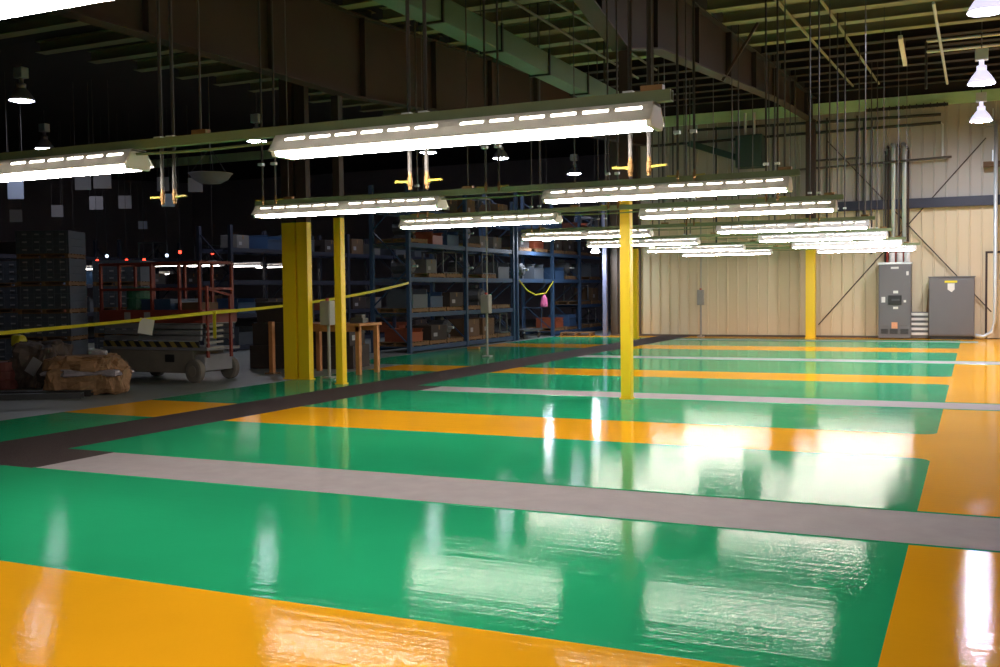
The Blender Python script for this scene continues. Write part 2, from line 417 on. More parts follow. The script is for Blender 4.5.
# ------------------------------------------------------------------ fluorescent fixtures
def make_fixture():
    root = thing('fluorescent_fixture', 'fixture', 'light fixture', (0, 0, 0))
    L = 1.22
    h = MB(); h.prism([(-0.074, 0.090), (0.074, 0.090), (0.068, 0.112), (-0.068, 0.112)], 'x', -L, L); h.build('housing', WHITE, root, bevel=0.006)
    xs = []
    for half in (0, 1):
        x0 = -L + half * L + 0.09
        for k in range(6): xs.append((x0 + k * 0.185, x0 + k * 0.185 + 0.148))
    br = sorted([-L, L] + [v for p in xs for v in p])
    P = [(0.074, 0.096), (0.080, 0.086), (0.089, 0.068), (0.135, 0.012), (0.138, 0.002)]
    for s in (-1, 1):
        r = MB()
        for i in range(len(br) - 1):
            a, b_ = br[i], br[i + 1]; slot = any(abs(a - p[0]) < 1e-6 for p in xs)
            for j in range(4):
                if slot and j == 1: continue
                (u0, z0), (u1, z1) = P[j], P[j + 1]
                r.add([(a, s * u0, z0), (b_, s * u0, z0), (b_, s * u1, z1), (a, s * u1, z1)], [(0, 1, 2, 3)])
        r.build('reflector_wing', DIFF, root, solid=0.003)
    for s in (-1, 1):
        MB().tube([(-L + 0.05, s * 0.07, -0.009), (L - 0.05, s * 0.07, -0.009)], 0.0140, 10).build('fluorescent_tube', TUBE, root, smooth=True)
    for s in (-1, 1):
        e = MB(); e.prism([(-0.066, 0.111), (0.066, 0.111), (0.086, 0.06), (0.115, 0.02), (0.10, -0.025), (-0.10, -0.025), (-0.115, 0.02), (-0.086, 0.06)], 'x', s * L, s * (L - 0.03)); e.build('end_plate', WHITE, root, bevel=0.004)
    return root
ORD = ['first', 'second', 'third', 'fourth', 'fifth', 'sixth', 'seventh']
# row: y, z of reflector edge, left fixture centre x (or None), right fixture centre x
ROWS = [(5.32, 2.475, -6.38, -2.755), (9.75, 2.51, -6.41, -2.77), (12.95, 2.535, -6.33, -2.74), (17.35, 2.545, -6.34, -2.75), (21.0, 2.54, -6.40, -2.74), (25.1, 2.545, -6.3, -2.73), (28.2, 2.525, -6.2, -2.58)]
fx = make_fixture()
fx.location = (-2.75, 2.24, 2.5)
tag(fx, 'white fluorescent fixture cut off by the top left corner', 'light fixture')
for i, (y, z, xl, xr) in enumerate(ROWS):
    for side, x in (('left', xl), ('right', xr)):
        lab = {('left', 0): 'white fluorescent fixture cut off by the left edge of the photo, on the nearest rail',
               ('right', 0): 'largest white fluorescent fixture, in front of everything at upper centre'}.get((side, i),
               'lit fluorescent fixture at the %s end of the %s rail from the camera' % (side, ORD[i]))
        dup(fx, (x, y, z), lab)
# rails with hanger rods, drops
def make_rail(i, y, z, x0, x1):
    ord_ = 'nearest' if i == 0 else ORD[i] + ' nearest'
    root = thing('lighting_rail', 'olive green channel rail along the tops of the %s pair of fixtures' % ord_, 'rail', ((x0 + x1) / 2, y, z + 0.113))
    h = (x1 - x0) / 2
    b = MB(); b.span((-h, -0.03, 0), (h, 0.03, 0.006)); b.span((-h, -0.03, 0.006), (h, -0.024, 0.06)); b.span((-h, 0.024, 0.006), (h, 0.03, 0.06))
    b.span((-h, -0.024, 0.054), (h, -0.012, 0.06)); b.span((-h, 0.012, 0.054), (h, 0.024, 0.06))
    b.build('channel', RAIL, root)
    cx = (x0 + x1) / 2
    for hx in ((-7.0, -4.62, -1.56) if i == 0 else (-7.2, -4.88, -1.6)):
        if x0 < hx < x1:
            MB().tube([(hx - cx, 0, 0.0), (hx - cx, 0, ZR(y) - z - 0.113 + 0.2)], 0.0075, 6).build('hanger_rod', ROD, root)
            k = MB(); k.box((hx - cx, 0, 0.075), (0.12, 0.05, 0.03)); k.build('rod_bracket', BRASS, root)
    # loose supply cord between the two fixtures
    return root
DX = [(-7.44, -7.28), (-5.24, -5.13), (-3.22, -3.10), (-1.78, -1.67)]
drop = None
def make_drop(h):
    root = thing('air_drop_pipe', 'drop', 'pipe', (0, 0, 0))
    MB().tube([(0, 0, 0.10), (0, 0, h)], 0.0125, 8).build('pipe', PIPE, root)
    v = MB(); v.lathe([(0.0, 0.0), (0.012, 0.0), (0.012, 0.02), (0.016, 0.025), (0.016, 0.075), (0.012, 0.08), (0.012, 0.11), (0, 0.11)], n=10); v.build('ball_valve', BRASS, root)
    MB().box((0, -0.02, 0.46), (0.06, 0.05, 0.03)).build('pipe_clamp', GALV, root)
    return root
for i, (y, z, xl, xr) in enumerate(ROWS):
    x0 = {0: -8.2}.get(i, xl - 1.25); x1 = xr + 1.30
    make_rail(i, y, z, x0, x1)
    b = MB(); n = 10
    xa, xb = xl + 1.2, xr - 1.2
    b.tube([(xa + (xb - xa) * t / n, y - 0.02, z + 0.08 - 0.012 * math.sin(PI * t / n)) for t in range(n + 1)], 0.010, 6)
    tag(b.build('supply_cord', RAIL), 'green supply cord strung between the two fixtures of the %s rail' % ('nearest' if i == 0 else ORD[i] + ' nearest'), 'cord')
    dxs = DX if i == 0 else [(a + {1: -0.15, 2: 0.1}.get(i, 0), b_ + {1: -0.13, 2: 0.1}.get(i, 0)) for a, b_ in ((-7.35, -7.19), (-4.48, -4.35), (-2.44, -2.30))]
    for j, pr in enumerate(dxs):
        for q, x in enumerate(pr):
            if not (x0 < x < x1): continue
            zb = 2.24 if i == 0 else z + 0.06
            yy = y + 0.30
            if i > 0: zb = z + 0.12; yy = y - 0.085
            h = ZR(yy) - zb + 0.2
            pos = ['far left', 'left', 'middle', 'right'][j] if i == 0 else ['left', 'middle', 'right'][j]
            lab = '%s pipe of the %s air drop pair, %s fixture rail' % (['left', 'right'][q], pos, 'nearest' if i == 0 else ORD[i] + ' nearest')
            r = make_drop(h); r.location = (x, yy, zb); tag(r, lab, 'pipe', None)
            s = -1 if q == 0 else 1
            hb = MB(); hb.bar((s * 0.012, 0, 0.05), (s * 0.105, 0, 0.053), 0.018, 0.012); hb.bar((s * 0.004, 0, 0.042), (s * 0.03, 0, 0.05), 0.014, 0.014)
            hb.build('valve_handle', HANDLE, r)

# ------------------------------------------------------------------ high bay lamps
def make_highbay(zlamp, glow, lens, mh=1.0, bell=None):
    gm = bell or HBBELL
    root = thing('high_bay_lamp', 'lamp', 'lamp', (0, 0, zlamp))
    b = MB(); b.box((0, 0, 0.62), (0.26, 0.2, 0.24)); b.build('ballast_box', GALV, root, bevel=0.015)
    MB().lathe([(0.05, 0.5), (0.05, 0.40), (0.10, 0.38), (0.10, 0.28), (0.07, 0.27)], n=16).build('lamp_neck', BELLM if not glow else gm, root, smooth=True)
    MB().lathe([(0.09, 0.29), (0.13, 0.25), (0.19, 0.17), (0.25, 0.08), (0.28, 0.0), (0.275, 0.0), (0.24, 0.075), (0.18, 0.16), (0.12, 0.235)], n=24).build('reflector_bell', gm if glow else BELLM, root, smooth=True)
    MB().lathe([(0.0, -0.035), (0.12, -0.025), (0.22, 0.0), (0.262, 0.02)], n=24).build('lens', lens, root, smooth=True)
    MB().tube([(0, 0, 0.74), (0, 0, mh)], 0.012, 6).build('hanger_rod', ROD, root)
    return root
zl = 6.0
for x, y, wd in ((0.13, 18.2, 'cut off by the top right corner'), (0.10, 24.4, 'second from the top along the right edge'), (0.12, 29.9, 'lowest of the three along the right edge')):
    o = make_highbay(5.93 if y < 20 else 5.9, True, HBLENS, ZR(y) - (5.93 if y < 20 else 5.9) + 0.2); o.location = (x, y, 5.93 if y < 20 else 5.9)
    tag(o, 'bright glowing high bay lamp ' + wd, 'lamp')
for x, y, z, wd in ((-19.3, 16.4, 5.95, 'nearest the left edge, biggest of the dark area'), (-25.0, 22.0, 5.95, 'small, lower left just above the nearest left fixture'), (-17.7, 22.6, 5.72, 'small, left of the largest fixture'), (-15.6, 28.4, 5.95, 'small, below the middle of the largest fixture, left of its neighbour'), (-14.2, 30.8, 5.95, 'small, below the largest fixture and right of centre'), (-13.7, 36.3, 5.95, 'smallest, beyond the racks')):
    o = make_highbay(z, False, HBLENSW if x < -19 else HBLENSD, ZR(y) - z + 0.2); o.location = (x, y, z); tag(o, 'distant high bay lamp ' + wd, 'lamp')
for x, y, z, wd in ((-11.68, 32.9, 2.86, 'at the end of the blue rack aisle'), (-12.75, 31.2, 3.22, 'over the gap between the blue racks')):
    o = make_highbay(z, True, HBFLOOD, (ZR(y) - z + 0.2) / 0.55, HBBELLF if y > 32 else HBBELLG); o.location = (x, y, z); o.scale = (0.55, 0.55, 0.55); tag(o, 'low hung high bay lamp ' + wd, 'lamp')

# ------------------------------------------------------------------ columns
def column(x, y, label, kind='tube', w=0.19, zp=2.9, top=None, d=0.45, bw=0.3):
    root = thing('steel_column', label, 'column', (x, y, 0))
    top = top or ZR(y) - 0.02
    def sec(z0, z1):
        b = MB()
        if kind == 'tube': b.span((-w / 2, -w / 2, z0), (w / 2, w / 2, z1))
        else:
            b.prism([(-d / 2, -bw / 2), (0.0, -bw / 2), (0.0, -bw / 2 + 0.12), (0.05, -bw / 2 + 0.12), (0.05, -bw / 2), (d / 2, -bw / 2), (d / 2, bw / 2), (-d / 2, bw / 2)], 'z', z0, z1)
        return b
    sec(0.02, zp).build('painted_shaft', YEL, root, bevel=0.008 if kind == 'tube' else 0)
    sec(zp, top).build('bare_shaft', GIRD, root)
    MB().span((-w / 2 - 0.015 if kind == 'tube' else -d / 2 - 0.02, -0.09 if kind != 'tube' else -w / 2 - 0.015, 0), (w / 2 + 0.015 if kind == 'tube' else d / 2 + 0.02, 0.09 if kind != 'tube' else w / 2 + 0.015, 0.02)).build('base_plate', YEL, root)
    return root
column(-4.60, 14.3, 'yellow painted steel column standing in the middle of the green floor', w=0.15, top=5.03)
column(-10.06, 15.05, 'slim yellow steel column beside the dark strip, left of the workbench leg', w=0.14, top=5.0)
column(-11.40, 15.65, 'wide yellow double column of two broad faces behind the slim one', kind='double', d=0.56, bw=0.14)
column(-9.98, 31.9, 'far yellow column half hidden behind the middle one', w=0.2, top=6.2)
column(-4.67, 33.25, 'yellow column standing close to the far beige wall', w=0.28, zp=2.85, top=6.75)

# ------------------------------------------------------------------ far wall equipment
root = thing('switchgear_cabinet', 'tall grey electrical cabinet with dark breaker handle against beige wall', 'electrical cabinet', (-2.20, 33.42, 0))
MB().span((-0.46, -0.28, 0.02), (0.46, 0.3, 2.26)).build('body', CABG, root, bevel=0.012)
MB().span((-0.47, -0.29, 2.26), (0.47, 0.31, 2.32)).build('top_rim', GALV, root)
q = MB(); q.span((-0.43, -0.295, 0.40), (0.43, -0.282, 2.2)); q.build('door', CABG, root, bevel=0.006)
h = MB(); h.span((-0.18, -0.335, 1.04), (0.2, -0.295, 1.32)); hh = h.build('breaker_plate', BLACK, root, bevel=0.01)
MB().bar((-0.08, -0.36, 1.18), (0.14, -0.36, 1.18), 0.05, 0.06).build('breaker_handle', MGREY, hh)
for (x, z, w, hgt, m, n) in ((-0.32, 1.19, 0.11, 0.17, LABW, 'label'), (0.03, 1.42, 0.14, 0.08, LABW, 'label'), (0.03, 0.94, 0.14, 0.07, LABW, 'label'), (0.29, 1.14, 0.07, 0.07, LABW, 'label'), (0.0, 0.41, 0.17, 0.19, LABO, 'label'), (0.36, 1.98, 0.07, 0.12, LABW, 'label'), (0.0, 2.15, 0.22, 0.06, LABW, 'label')):
    o = MB().span((x - w / 2, -0.300, z - hgt / 2), (x + w / 2, -0.296, z + hgt / 2)).build(n, m, root)
for x in (-0.30, -0.02, 0.28):
    v = MB()
    for k in range(5): v.span((x - 0.11 + (0 if x > -0.1 else 0.02), -0.292, 0.16 + 0.03 * k), (x + 0.11, -0.282, 0.178 + 0.03 * k))
    v.build('louvre_vent', BLACK, root)
for k, x in enumerate((-0.1, 0.12, 0.33)):
    MB().tube([(x, 0.0, 2.30), (x, 0.0, 2.62)], 0.085, 12).build('conduit_stub', LABW, root, smooth=True)
for k, x in enumerate((-0.24, 0.01, 0.225)):
    MB().tube([(x, 0.12, 2.30), (x, 0.12, 2.66)], 0.035, 10).build('conduit_stub', REDP, root)
root = thing('vent_unit', 'low grey unit with five white slats between the two cabinets', 'vent', (-1.505, 33.5, 0))
MB().span((-0.23, -0.06, 0.02), (0.23, 0.22, 0.80)).build('body', CABG, root)
for k in range(5): MB().span((-0.235, -0.10, 0.11 + 0.148 * k), (0.235, -0.055, 0.185 + 0.148 * k)).build('slat', LABW, root)
root = thing('equipment_cabinet', 'wide dark grey cabinet with yellow and white label at the right', 'electrical cabinet', (-0.62, 33.35, 0))
MB().span((-0.62, -0.3, 0.10), (0.62, 0.36, 1.84)).build('body', CABG, root, bevel=0.012)
MB().span((-0.58, -0.26, 0), (0.58, 0.32, 0.10)).build('plinth', BLACK, root)
q = MB(); q.span((-0.60, -0.315, 0.14), (0.60, -0.303, 1.78)); q.build('door', CABG, root, bevel=0.006)
MB().span((-0.64, -0.32, 1.84), (0.64, 0.38, 1.87)).build('top_rim', CABG, root)
MB().span((-0.19, -0.324, 1.68), (0.15, -0.317, 1.74)).build('label', LABY, root)
v = MB(); v.prism([(-0.11, 1.66), (-0.11, 1.48), (0.0, 1.40), (0.08, 1.48), (0.08, 1.66)], 'y', -0.324, -0.317); v.build('label', LABW, root)
b = MB(); b.bar((-1.62, 33.62, 0.02), (-1.24, 33.72, 1.5), 0.12, 0.03)
b2 = MB(); b2.bar((-1.32, 33.62, 0.0), (-1.20, 33.73, 1.5), 0.16, 0.03)
tag(b2.build('plank', WOODD), 'brown plank leaning on the wall between the cabinets', 'plank')
# conduits up the wall above the cabinet
for k, (x, r, m, z0, z1, wd) in enumerate(((-2.50, 0.03, PIPE, 2.0, 5.6, 'thin grey one, leftmost'), (-2.42, 0.035, GIRD, 2.4, 5.75, 'dark brown one, second from left'), (-2.28, 0.06, GALV, 2.66, 5.80, 'fat pale steel one left of centre'), (-2.12, 0.035, GIRD, 2.7, 5.78, 'dark brown one between the pale two'), (-1.97, 0.06, GALV, 2.62, 5.80, 'fat pale steel one right of centre'), (-1.86, 0.03, GIRD, 2.4, 5.7, 'thin brown one, rightmost'))):
    b = MB(); b.tube([(x, 33.64 - r, z0), (x, 33.64 - r, z1), (x - 0.01, 33.66 - r, z1 + 0.07), (x - 0.04, 33.76, z1 + 0.14)], r, 10)
    tag(b.build('wall_conduit', m, smooth=True), 'conduit rising above the tall grey cabinet, ' + wd, 'conduit')
# horizontal pipe runs
for a, c, r, m, lab in (((-8.6, 33.45, 6.80), (-0.95, 33.45, 6.70), 0.045, BLACK, 'upper black pipe running level along the top of the back wall'),
                        ((-10.0, 33.45, 6.38), (-0.95, 33.45, 6.46), 0.045, BLACK, 'lower black pipe running level along the top of the back wall'),
                        ((-9.6, 33.40, 5.18), (-0.65, 33.40, 5.42), 0.035, PIPE, 'dark pipe running across the middle of the upper back wall'),
                        ((-4.6, 33.40, 5.55), (-3.2, 33.40, 5.55), 0.035, PIPE, 'short dark pipe stub right of the far column top')):
    b = MB(); b.tube([a, c], r, 8); tag(b.build('pipe_run', m), lab, 'pipe')
b = MB(); b.tube([(-0.95, 33.45, 6.46), (-0.90, 33.45, 6.40), (-0.90, 33.42, 5.44)], 0.028, 8)
tag(b.build('pipe_drop', GALV), 'short shiny pipe dropping at the end of the black wall pipes', 'pipe')
b = MB(); b.box((-1.9, 33.4, 6.98), (2.3, 0.06, 0.09))
for k in range(12): b.box((-2.95 + 0.19 * k, 33.36, 6.98), (0.03, 0.10, 0.13))
tag(b.build('cable_tray', BLACK), 'short black cable tray under the green eave beam at right', 'cable tray')
for (x, z0, z1, wd) in ((-4.25, 2.7, 6.9, 'just right of the far yellow column'), (-3.35, 2.9, 6.9, 'third of the way from far column to conduits'), (-3.15, 2.9, 6.75, 'halfway from far column to the conduits'), (-2.92, 2.6, 6.8, 'left of the conduit bundle'), (-9.55, 4.2, 7.0, 'at the far left end of the beige wall'), (-9.2, 4.2, 7.0, 'left, beside the one at the beige wall end'), (-8.75, 3.0, 6.9, 'left third of the beige wall'), (-7.75, 3.0, 6.9, 'left of the dark green box'), (-5.9, 4.2, 6.8, 'right of the dark green box'), (-5.55, 4.2, 6.8, 'between dark green box and far column')):
    b = MB(); b.tube([(x, 33.735, z0), (x, 33.735, z1)], 0.03, 8)
    tag(b.build('pipe_riser', PIPE), 'dark vertical pipe on the back wall, ' + wd, 'pipe')
# X braces
for a, c, wd in (((-4.5, 33.725, 0.4), (0.27, 33.725, 5.95), 'rising to the right'), ((-4.25, 33.69, 6.2), (0.45, 33.69, 0.8), 'falling to the right')):
    b = MB(); b.tube([a, c], 0.018, 6); tag(b.build('brace_rod', GIRD), 'thin brown cross brace rod on the back wall ' + wd, 'brace')
# dark green box with sloping arm
root = thing('transformer_box', 'dark green box hung on the upper back wall with a sloping arm', 'electrical box', (-6.55, 33.3, 5.44))
MB().span((-0.42, -0.3, 0), (0.42, 0.3, 1.02)).build('body', BOXG, root, bevel=0.015)
q = MB(); q.span((-0.38, -0.315, 0.05), (0.38, -0.3, 0.97)); q.build('door', BOXG, root, bevel=0.004)
for x in (-0.16, 0.12): MB().tube([(x, 0, 1.0), (x, 0, 1.75)], 0.045, 10).build('conduit_stub', GALV, root)
MB().bar((-0.42, 0, 0.35), (-2.0, 0, 0.92), 0.12, 0.2).build('sloping_arm', BOXG, root)
# right edge conduit, frame, boxes
b = MB(); b.tube([(0.53, 33.2, 6.3), (0.54, 33.2, 1.2), (0.55, 33.2, 0.55), (0.45, 33.15, 0.22), (0.25, 33.1, 0.09), (0.02, 33.1, 0.12)], 0.055, 10)
tag(b.build('wall_conduit', GALV, smooth=True), 'long pale conduit down the right edge curving into the cabinet foot', 'conduit')
root = thing('door_frame', 'thin brown door frame at the right edge behind the conduit', 'door frame', (0.75, 33.7, 0))
MB().span((-0.47, -0.03, 0), (-0.41, 0.03, 2.6)).build('jamb', GIRD, root); MB().span((0.41, -0.03, 0), (0.47, 0.03, 2.6)).build('jamb', GIRD, root)
MB().span((-0.41, -0.03, 2.54), (0.41, 0.03, 2.6)).build('header', GIRD, root); MB().span((-0.405, -0.015, 0.02), (0.405, 0.015, 2.53)).build('door_leaf', WALLM, root)
for z, x, w, m, wd in ((5.05, 0.45, 0.5, CARD, 'brown junction box on the right edge conduit'), (6.25, 0.45, 0.55, GBOX, 'pale junction box near the top of the right edge conduit'), (1.75, 0.72, 0.12, CABG, 'small grey box low on the right edge conduit')):
    root = thing('junction_box', wd, 'electrical box', (x, 33.4, z)); MB().box((0, 0, 0.08), (w, 0.18, 0.16)).build('body', m, root, bevel=0.01); MB().box((0, -0.095, 0.08), (w * 0.9, 0.01, 0.13)).build('cover', m, root)
    MB().tube([(0, 0, 0.16), (0, 0, 0.5)], 0.02, 6).build('conduit_stub', GALV, root)
# sprinkler lines at upper right
for z, wd in ((7.05, 'upper of the two'), (6.82, 'lower of the two')):
    b = MB(); b.tube([(-1.02, 25.0, z), (XE - 0.05, 25.0, z)], 0.035, 8); tag(b.build('sprinkler_pipe', GALV), 'bright level pipe at upper right behind the high bays, ' + wd, 'pipe')
b = MB(); b.tube([(-1.02, 25.0, 7.05), (-1.02, 25.0, 6.0)], 0.03, 8); tag(b.build('pipe_drop', PIPE), 'vertical pipe dropping from the bright level pipes at right', 'pipe')
b = MB(); b.tube([(-0.72, 20.5, 6.75), (-0.62, 26.5, 6.35)], 0.03, 8); tag(b.build('sprinkler_pipe', GALV), 'pale slanting pipe near the top right under the joists', 'pipe')
root = thing('strip_lamp', 'short white strip hanging under the joists at upper right', 'lamp', (-1.45, 24.0, 6.68))
MB().box((0, 0, 0), (0.09, 1.7, 0.09), rot=Matrix.Rotation(math.radians(-8), 3, 'X')).build('strip_body', WHITE, root, bevel=0.01)
for dy in (-0.7, 0.7): MB().tube([(0, dy, 0.03 - 0.14 * dy), (0, dy, ZR(24 + dy) - 6.68 + 0.1)], 0.012, 6).build('hanger_wire', ROD, root)

# push-button stations on conduit
def station(x, y, zb, ztop, label, hbox=0.45, w=0.2, stand=True):
    root = thing('push_button_station', label, 'control box', (x, y, 0))
    MB().tube([(0, 0, 0.02), (0, 0, zb)], 0.03, 10).build('pole', GBOX, root)
    MB().span((-w / 2, -0.12, zb), (w / 2, 0.06, zb + hbox)).build('box', GBOX, root, bevel=0.01)
    MB().span((-w / 2 + 0.015, -0.13, zb + 0.02), (w / 2 - 0.015, -0.12, zb + hbox - 0.02)).build('cover', GBOX, root, bevel=0.004)
    MB().tube([(0, -0.03, zb + hbox), (0, -0.03, zb + hbox + 0.05)], 0.035, 10).build('button', REDP, root)
    if stand: MB().box((0, 0, 0.02), (0.2, 0.2, 0.04)).build('foot', GBOX, root, bevel=0.008)
    if ztop: MB().tube([(0, 0.03, zb + hbox), (0, 0.03, ztop)], 0.018, 8).build('riser', GBOX, root)
    return root
station(-10.7, 22.3, 1.06, ZR(22.3) + 0.1, 'grey control box on a floor to ceiling conduit before blue rack', hbox=0.45, w=0.22)
station(-10.93, 15.95, 1.0, None, 'grey control box on a floor post between the yellow columns and bench', hbox=0.45, w=0.22)
station(-8.18, 33.35, 1.05, 4.2, 'small grey control box with red button on far wall', hbox=0.5, w=0.2)
# lavender corner post
root = thing('corner_post', 'pale lavender post at the dark left end of the back wall', 'post', (-11.56, 33.55, 0))
MB().span((-0.07, -0.07, 0.02), (0.07, 0.07, 5.2)).build('shaft', LAV, root); MB().span((-0.13, -0.13, 0), (0.13, 0.13, 0.02)).build('base_plate', LAV, root)

# ------------------------------------------------------------------ workbench
def bench(x0, x1, y0, y1, zt, label, rz=0):
    root = thing('workbench', label, 'workbench', ((x0 + x1) / 2, (y0 + y1) / 2, 0))
    a, b_ = (x1 - x0) / 2, (y1 - y0) / 2
    MB().span((-a - 0.04, -b_ - 0.04, zt - 0.05), (a + 0.04, b_ + 0.04, zt)).build('top', WOOD, root, bevel=0.006)
    MB().span((-a, -b_, zt - 0.16), (a, -b_ + 0.03, zt - 0.05)).build('apron', WOOD, root); MB().span((-a, b_ - 0.03, zt - 0.16), (a, b_, zt - 0.05)).build('apron', WOOD, root)
    for sx in (-1, 1):
        for sy in (-1, 1): MB().box((sx * (a - 0.045), sy * (b_ - 0.045), (zt - 0.05) / 2), (0.09, 0.09, zt - 0.05)).build('leg', WOOD, root, bevel=0.004)
    return root
bench(-12.25, -10.78, 16.75, 17.5, 1.0, 'orange brown timber workbench behind the slim yellow column')
root = thing('timber_post', 'short timber post standing left of the wide yellow column', 'post', (-12.66, 16.5, 0)); MB().box((0, 0, 0.52), (0.09, 0.09, 1.04)).build('post', WOOD, root, bevel=0.004); MB().box((0, 0, 0.015), (0.22, 0.22, 0.03)).build('foot', WOODD, root)
b = MB(); b.box((0, 0, 0.05), (0.3, 0.2, 0.1)); b.box((0.03, 0, 0.13), (0.16, 0.14, 0.08))
tag(b.build('machine_vise', MGREY, loc=(-11.0, 17.1, 1.0), bevel=0.01), 'small grey machine vise lying on the timber workbench', 'vise')

# ------------------------------------------------------------------ pallets and loads
def pallet_mb(w=1.1, d=1.0):
    b = MB()
    for k in range(6): b.box((0, -d / 2 + 0.06 + k * (d - 0.12) / 5, 0.11), (w, 0.11, 0.02))
    for k in range(3): b.box((-w / 2 + 0.05 + k * (w - 0.1) / 2, 0, 0.06), (0.07, d, 0.08))
    for k in range(3): b.box((0, -d / 2 + 0.06 + k * (d - 0.12) / 2, 0.01), (w, 0.1, 0.02))
    return b
PAL = pallet_mb().build('wooden_pallet', WOODD); first_pal = [True]
def pallet(loc, label, rz=0.0, sc=(1, 1, 1), m=None):
    if first_pal[0]: o = PAL; first_pal[0] = False
    else: o = PAL.copy(); COL.objects.link(o)
    o.location = loc; o.rotation_euler = (0, 0, rz); o.scale = sc
    return tag(o, label, 'pallet')
def make_box(m, w, d, h, tape=True):
    root = thing('cardboard_box', 'x', 'box'); MB().span((-w / 2, -d / 2, 0), (w / 2, d / 2, h)).build('carton', m, root, bevel=0.01)
    t = MB(); t.span((w / 2, -0.03, h * 0.7), (w / 2 + 0.003, 0.03, h)); t.span((-w / 2, -0.03, h), (w / 2, 0.03, h + 0.003)); t.build('packing_tape', WOODD, root)
    MB().span((w / 2, -d * 0.35, h * 0.25), (w / 2 + 0.003, -d * 0.12, h * 0.5)).build('label', PAPERD, root)
    return root
def make_bin(m, w, d, h):
    root = thing('parts_bin', 'x', 'bin')
    b = MB(); t = 0.02
    b.span((-w / 2, -d / 2, 0), (w / 2, d / 2, t)); b.span((-w / 2, -d / 2, t), (-w / 2 + t, d / 2, h)); b.span((w / 2 - t, -d / 2, t), (w / 2, d / 2, h * 0.7)); b.span((-w / 2 + t, -d / 2, t), (w / 2 - t, -d / 2 + t, h)); b.span((-w / 2 + t, d / 2 - t, t), (w / 2 - t, d / 2, h))
    b.build('tub', m, root)
    r = MB(); r.span((-w / 2 - 0.012, -d / 2 - 0.012, h - 0.03), (w / 2 + 0.012, -d / 2, h)); r.span((-w / 2 - 0.012, d / 2, h - 0.03), (w / 2 + 0.012, d / 2 + 0.012, h)); r.span((w / 2, -d / 2, h * 0.66), (w / 2 + 0.014, d / 2, h * 0.72)); r.build('rim', m, root)
    return root
def make_motor(m):
    root = thing('electric_motor', 'x', 'motor')
    b = MB(); b.tube([(-0.3, 0, 0.3), (-0.26, 0, 0.3), (0.22, 0, 0.3), (0.3, 0, 0.3)], [0.15, 0.22, 0.22, 0.15], 14); b.build('body', m, root)
    MB().tube([(0.3, 0, 0.3), (0.46, 0, 0.3)], 0.035, 8).build('shaft', GALV, root)
    q = MB(); q.box((0, -0.16, 0.05), (0.42, 0.1, 0.1)); q.box((0, 0.16, 0.05), (0.42, 0.1, 0.1)); q.build('feet', m, root)
    MB().box((-0.02, 0, 0.56), (0.2, 0.16, 0.1)).build('terminal_box', m, root)
    return root
def make_frame(m):
    """tubular jig: posts and rails on a plate"""
    root = thing('steel_jig', 'x', 'jig')
    MB().box((0, 0, 0.02), (0.8, 0.8, 0.04)).build('plate', MGREY, root)
    for sx in (-1, 1):
        for sy in (-1, 1): MB().tube([(sx * 0.34, sy * 0.34, 0.04), (sx * 0.34, sy * 0.34, 0.62)], 0.028, 8).build('post', m, root)
    q = MB(); q.tube([(-0.34, -0.34, 0.6), (0.34, -0.34, 0.6), (0.34, 0.34, 0.6), (-0.34, 0.34, 0.6), (-0.34, -0.34, 0.6)], 0.022, 6); q.build('top_rail', m, root)
    q = MB(); q.bar((-0.3, 0, 0.04), (0.3, 0, 0.5), 0.1, 0.06); q.build('ramp', MGREY, root)
    return root
def make_drum(m):
    root = thing('steel_drum', 'x', 'drum')
    MB().lathe([(0, 0), (0.28, 0), (0.29, 0.02), (0.28, 0.04), (0.28, 0.28), (0.295, 0.30), (0.28, 0.32), (0.28, 0.56), (0.295, 0.58), (0.28, 0.60), (0.28, 0.84), (0.29, 0.86), (0.27, 0.85), (0, 0.85)], n=18).build('barrel', m, root, smooth=False)
    MB().lathe([(0, 0.85), (0.035, 0.85), (0.035, 0.875), (0, 0.875)], c=(0.14, 0, 0), n=10).build('bung', BLACK, root)
    return root
protos = {'dark cardboard box': make_box(CARD, 0.75, 0.7, 0.5), 'squat brown carton': make_box(DKBOX, 0.85, 0.8, 0.4), 'blue parts bin': make_bin(BINB, 0.8, 0.7, 0.42),
          'orange red parts bin': make_bin(BINR, 0.75, 0.7, 0.34), 'grey electric motor': make_motor(MGREY), 'steel jig frame': make_frame(MGREY), 'pale grey carton': make_box(mat('grey_carton', (0.13, 0.125, 0.12), 0.7), 0.55, 0.6, 0.38), 'slate grey bin': make_bin(TRAY, 0.8, 0.8, 0.5)}
used = set()
def load(kind, loc, label, rz=0.0, scale=None):
    p = protos[kind]
    if kind not in used:
        used.add(kind); p.location = loc; p.rotation_euler = (0, 0, rz)
        if scale: p.scale = scale
        tag(p, label, p['category']); return p
    return dup(p, loc, label, rz=rz, scale=scale)

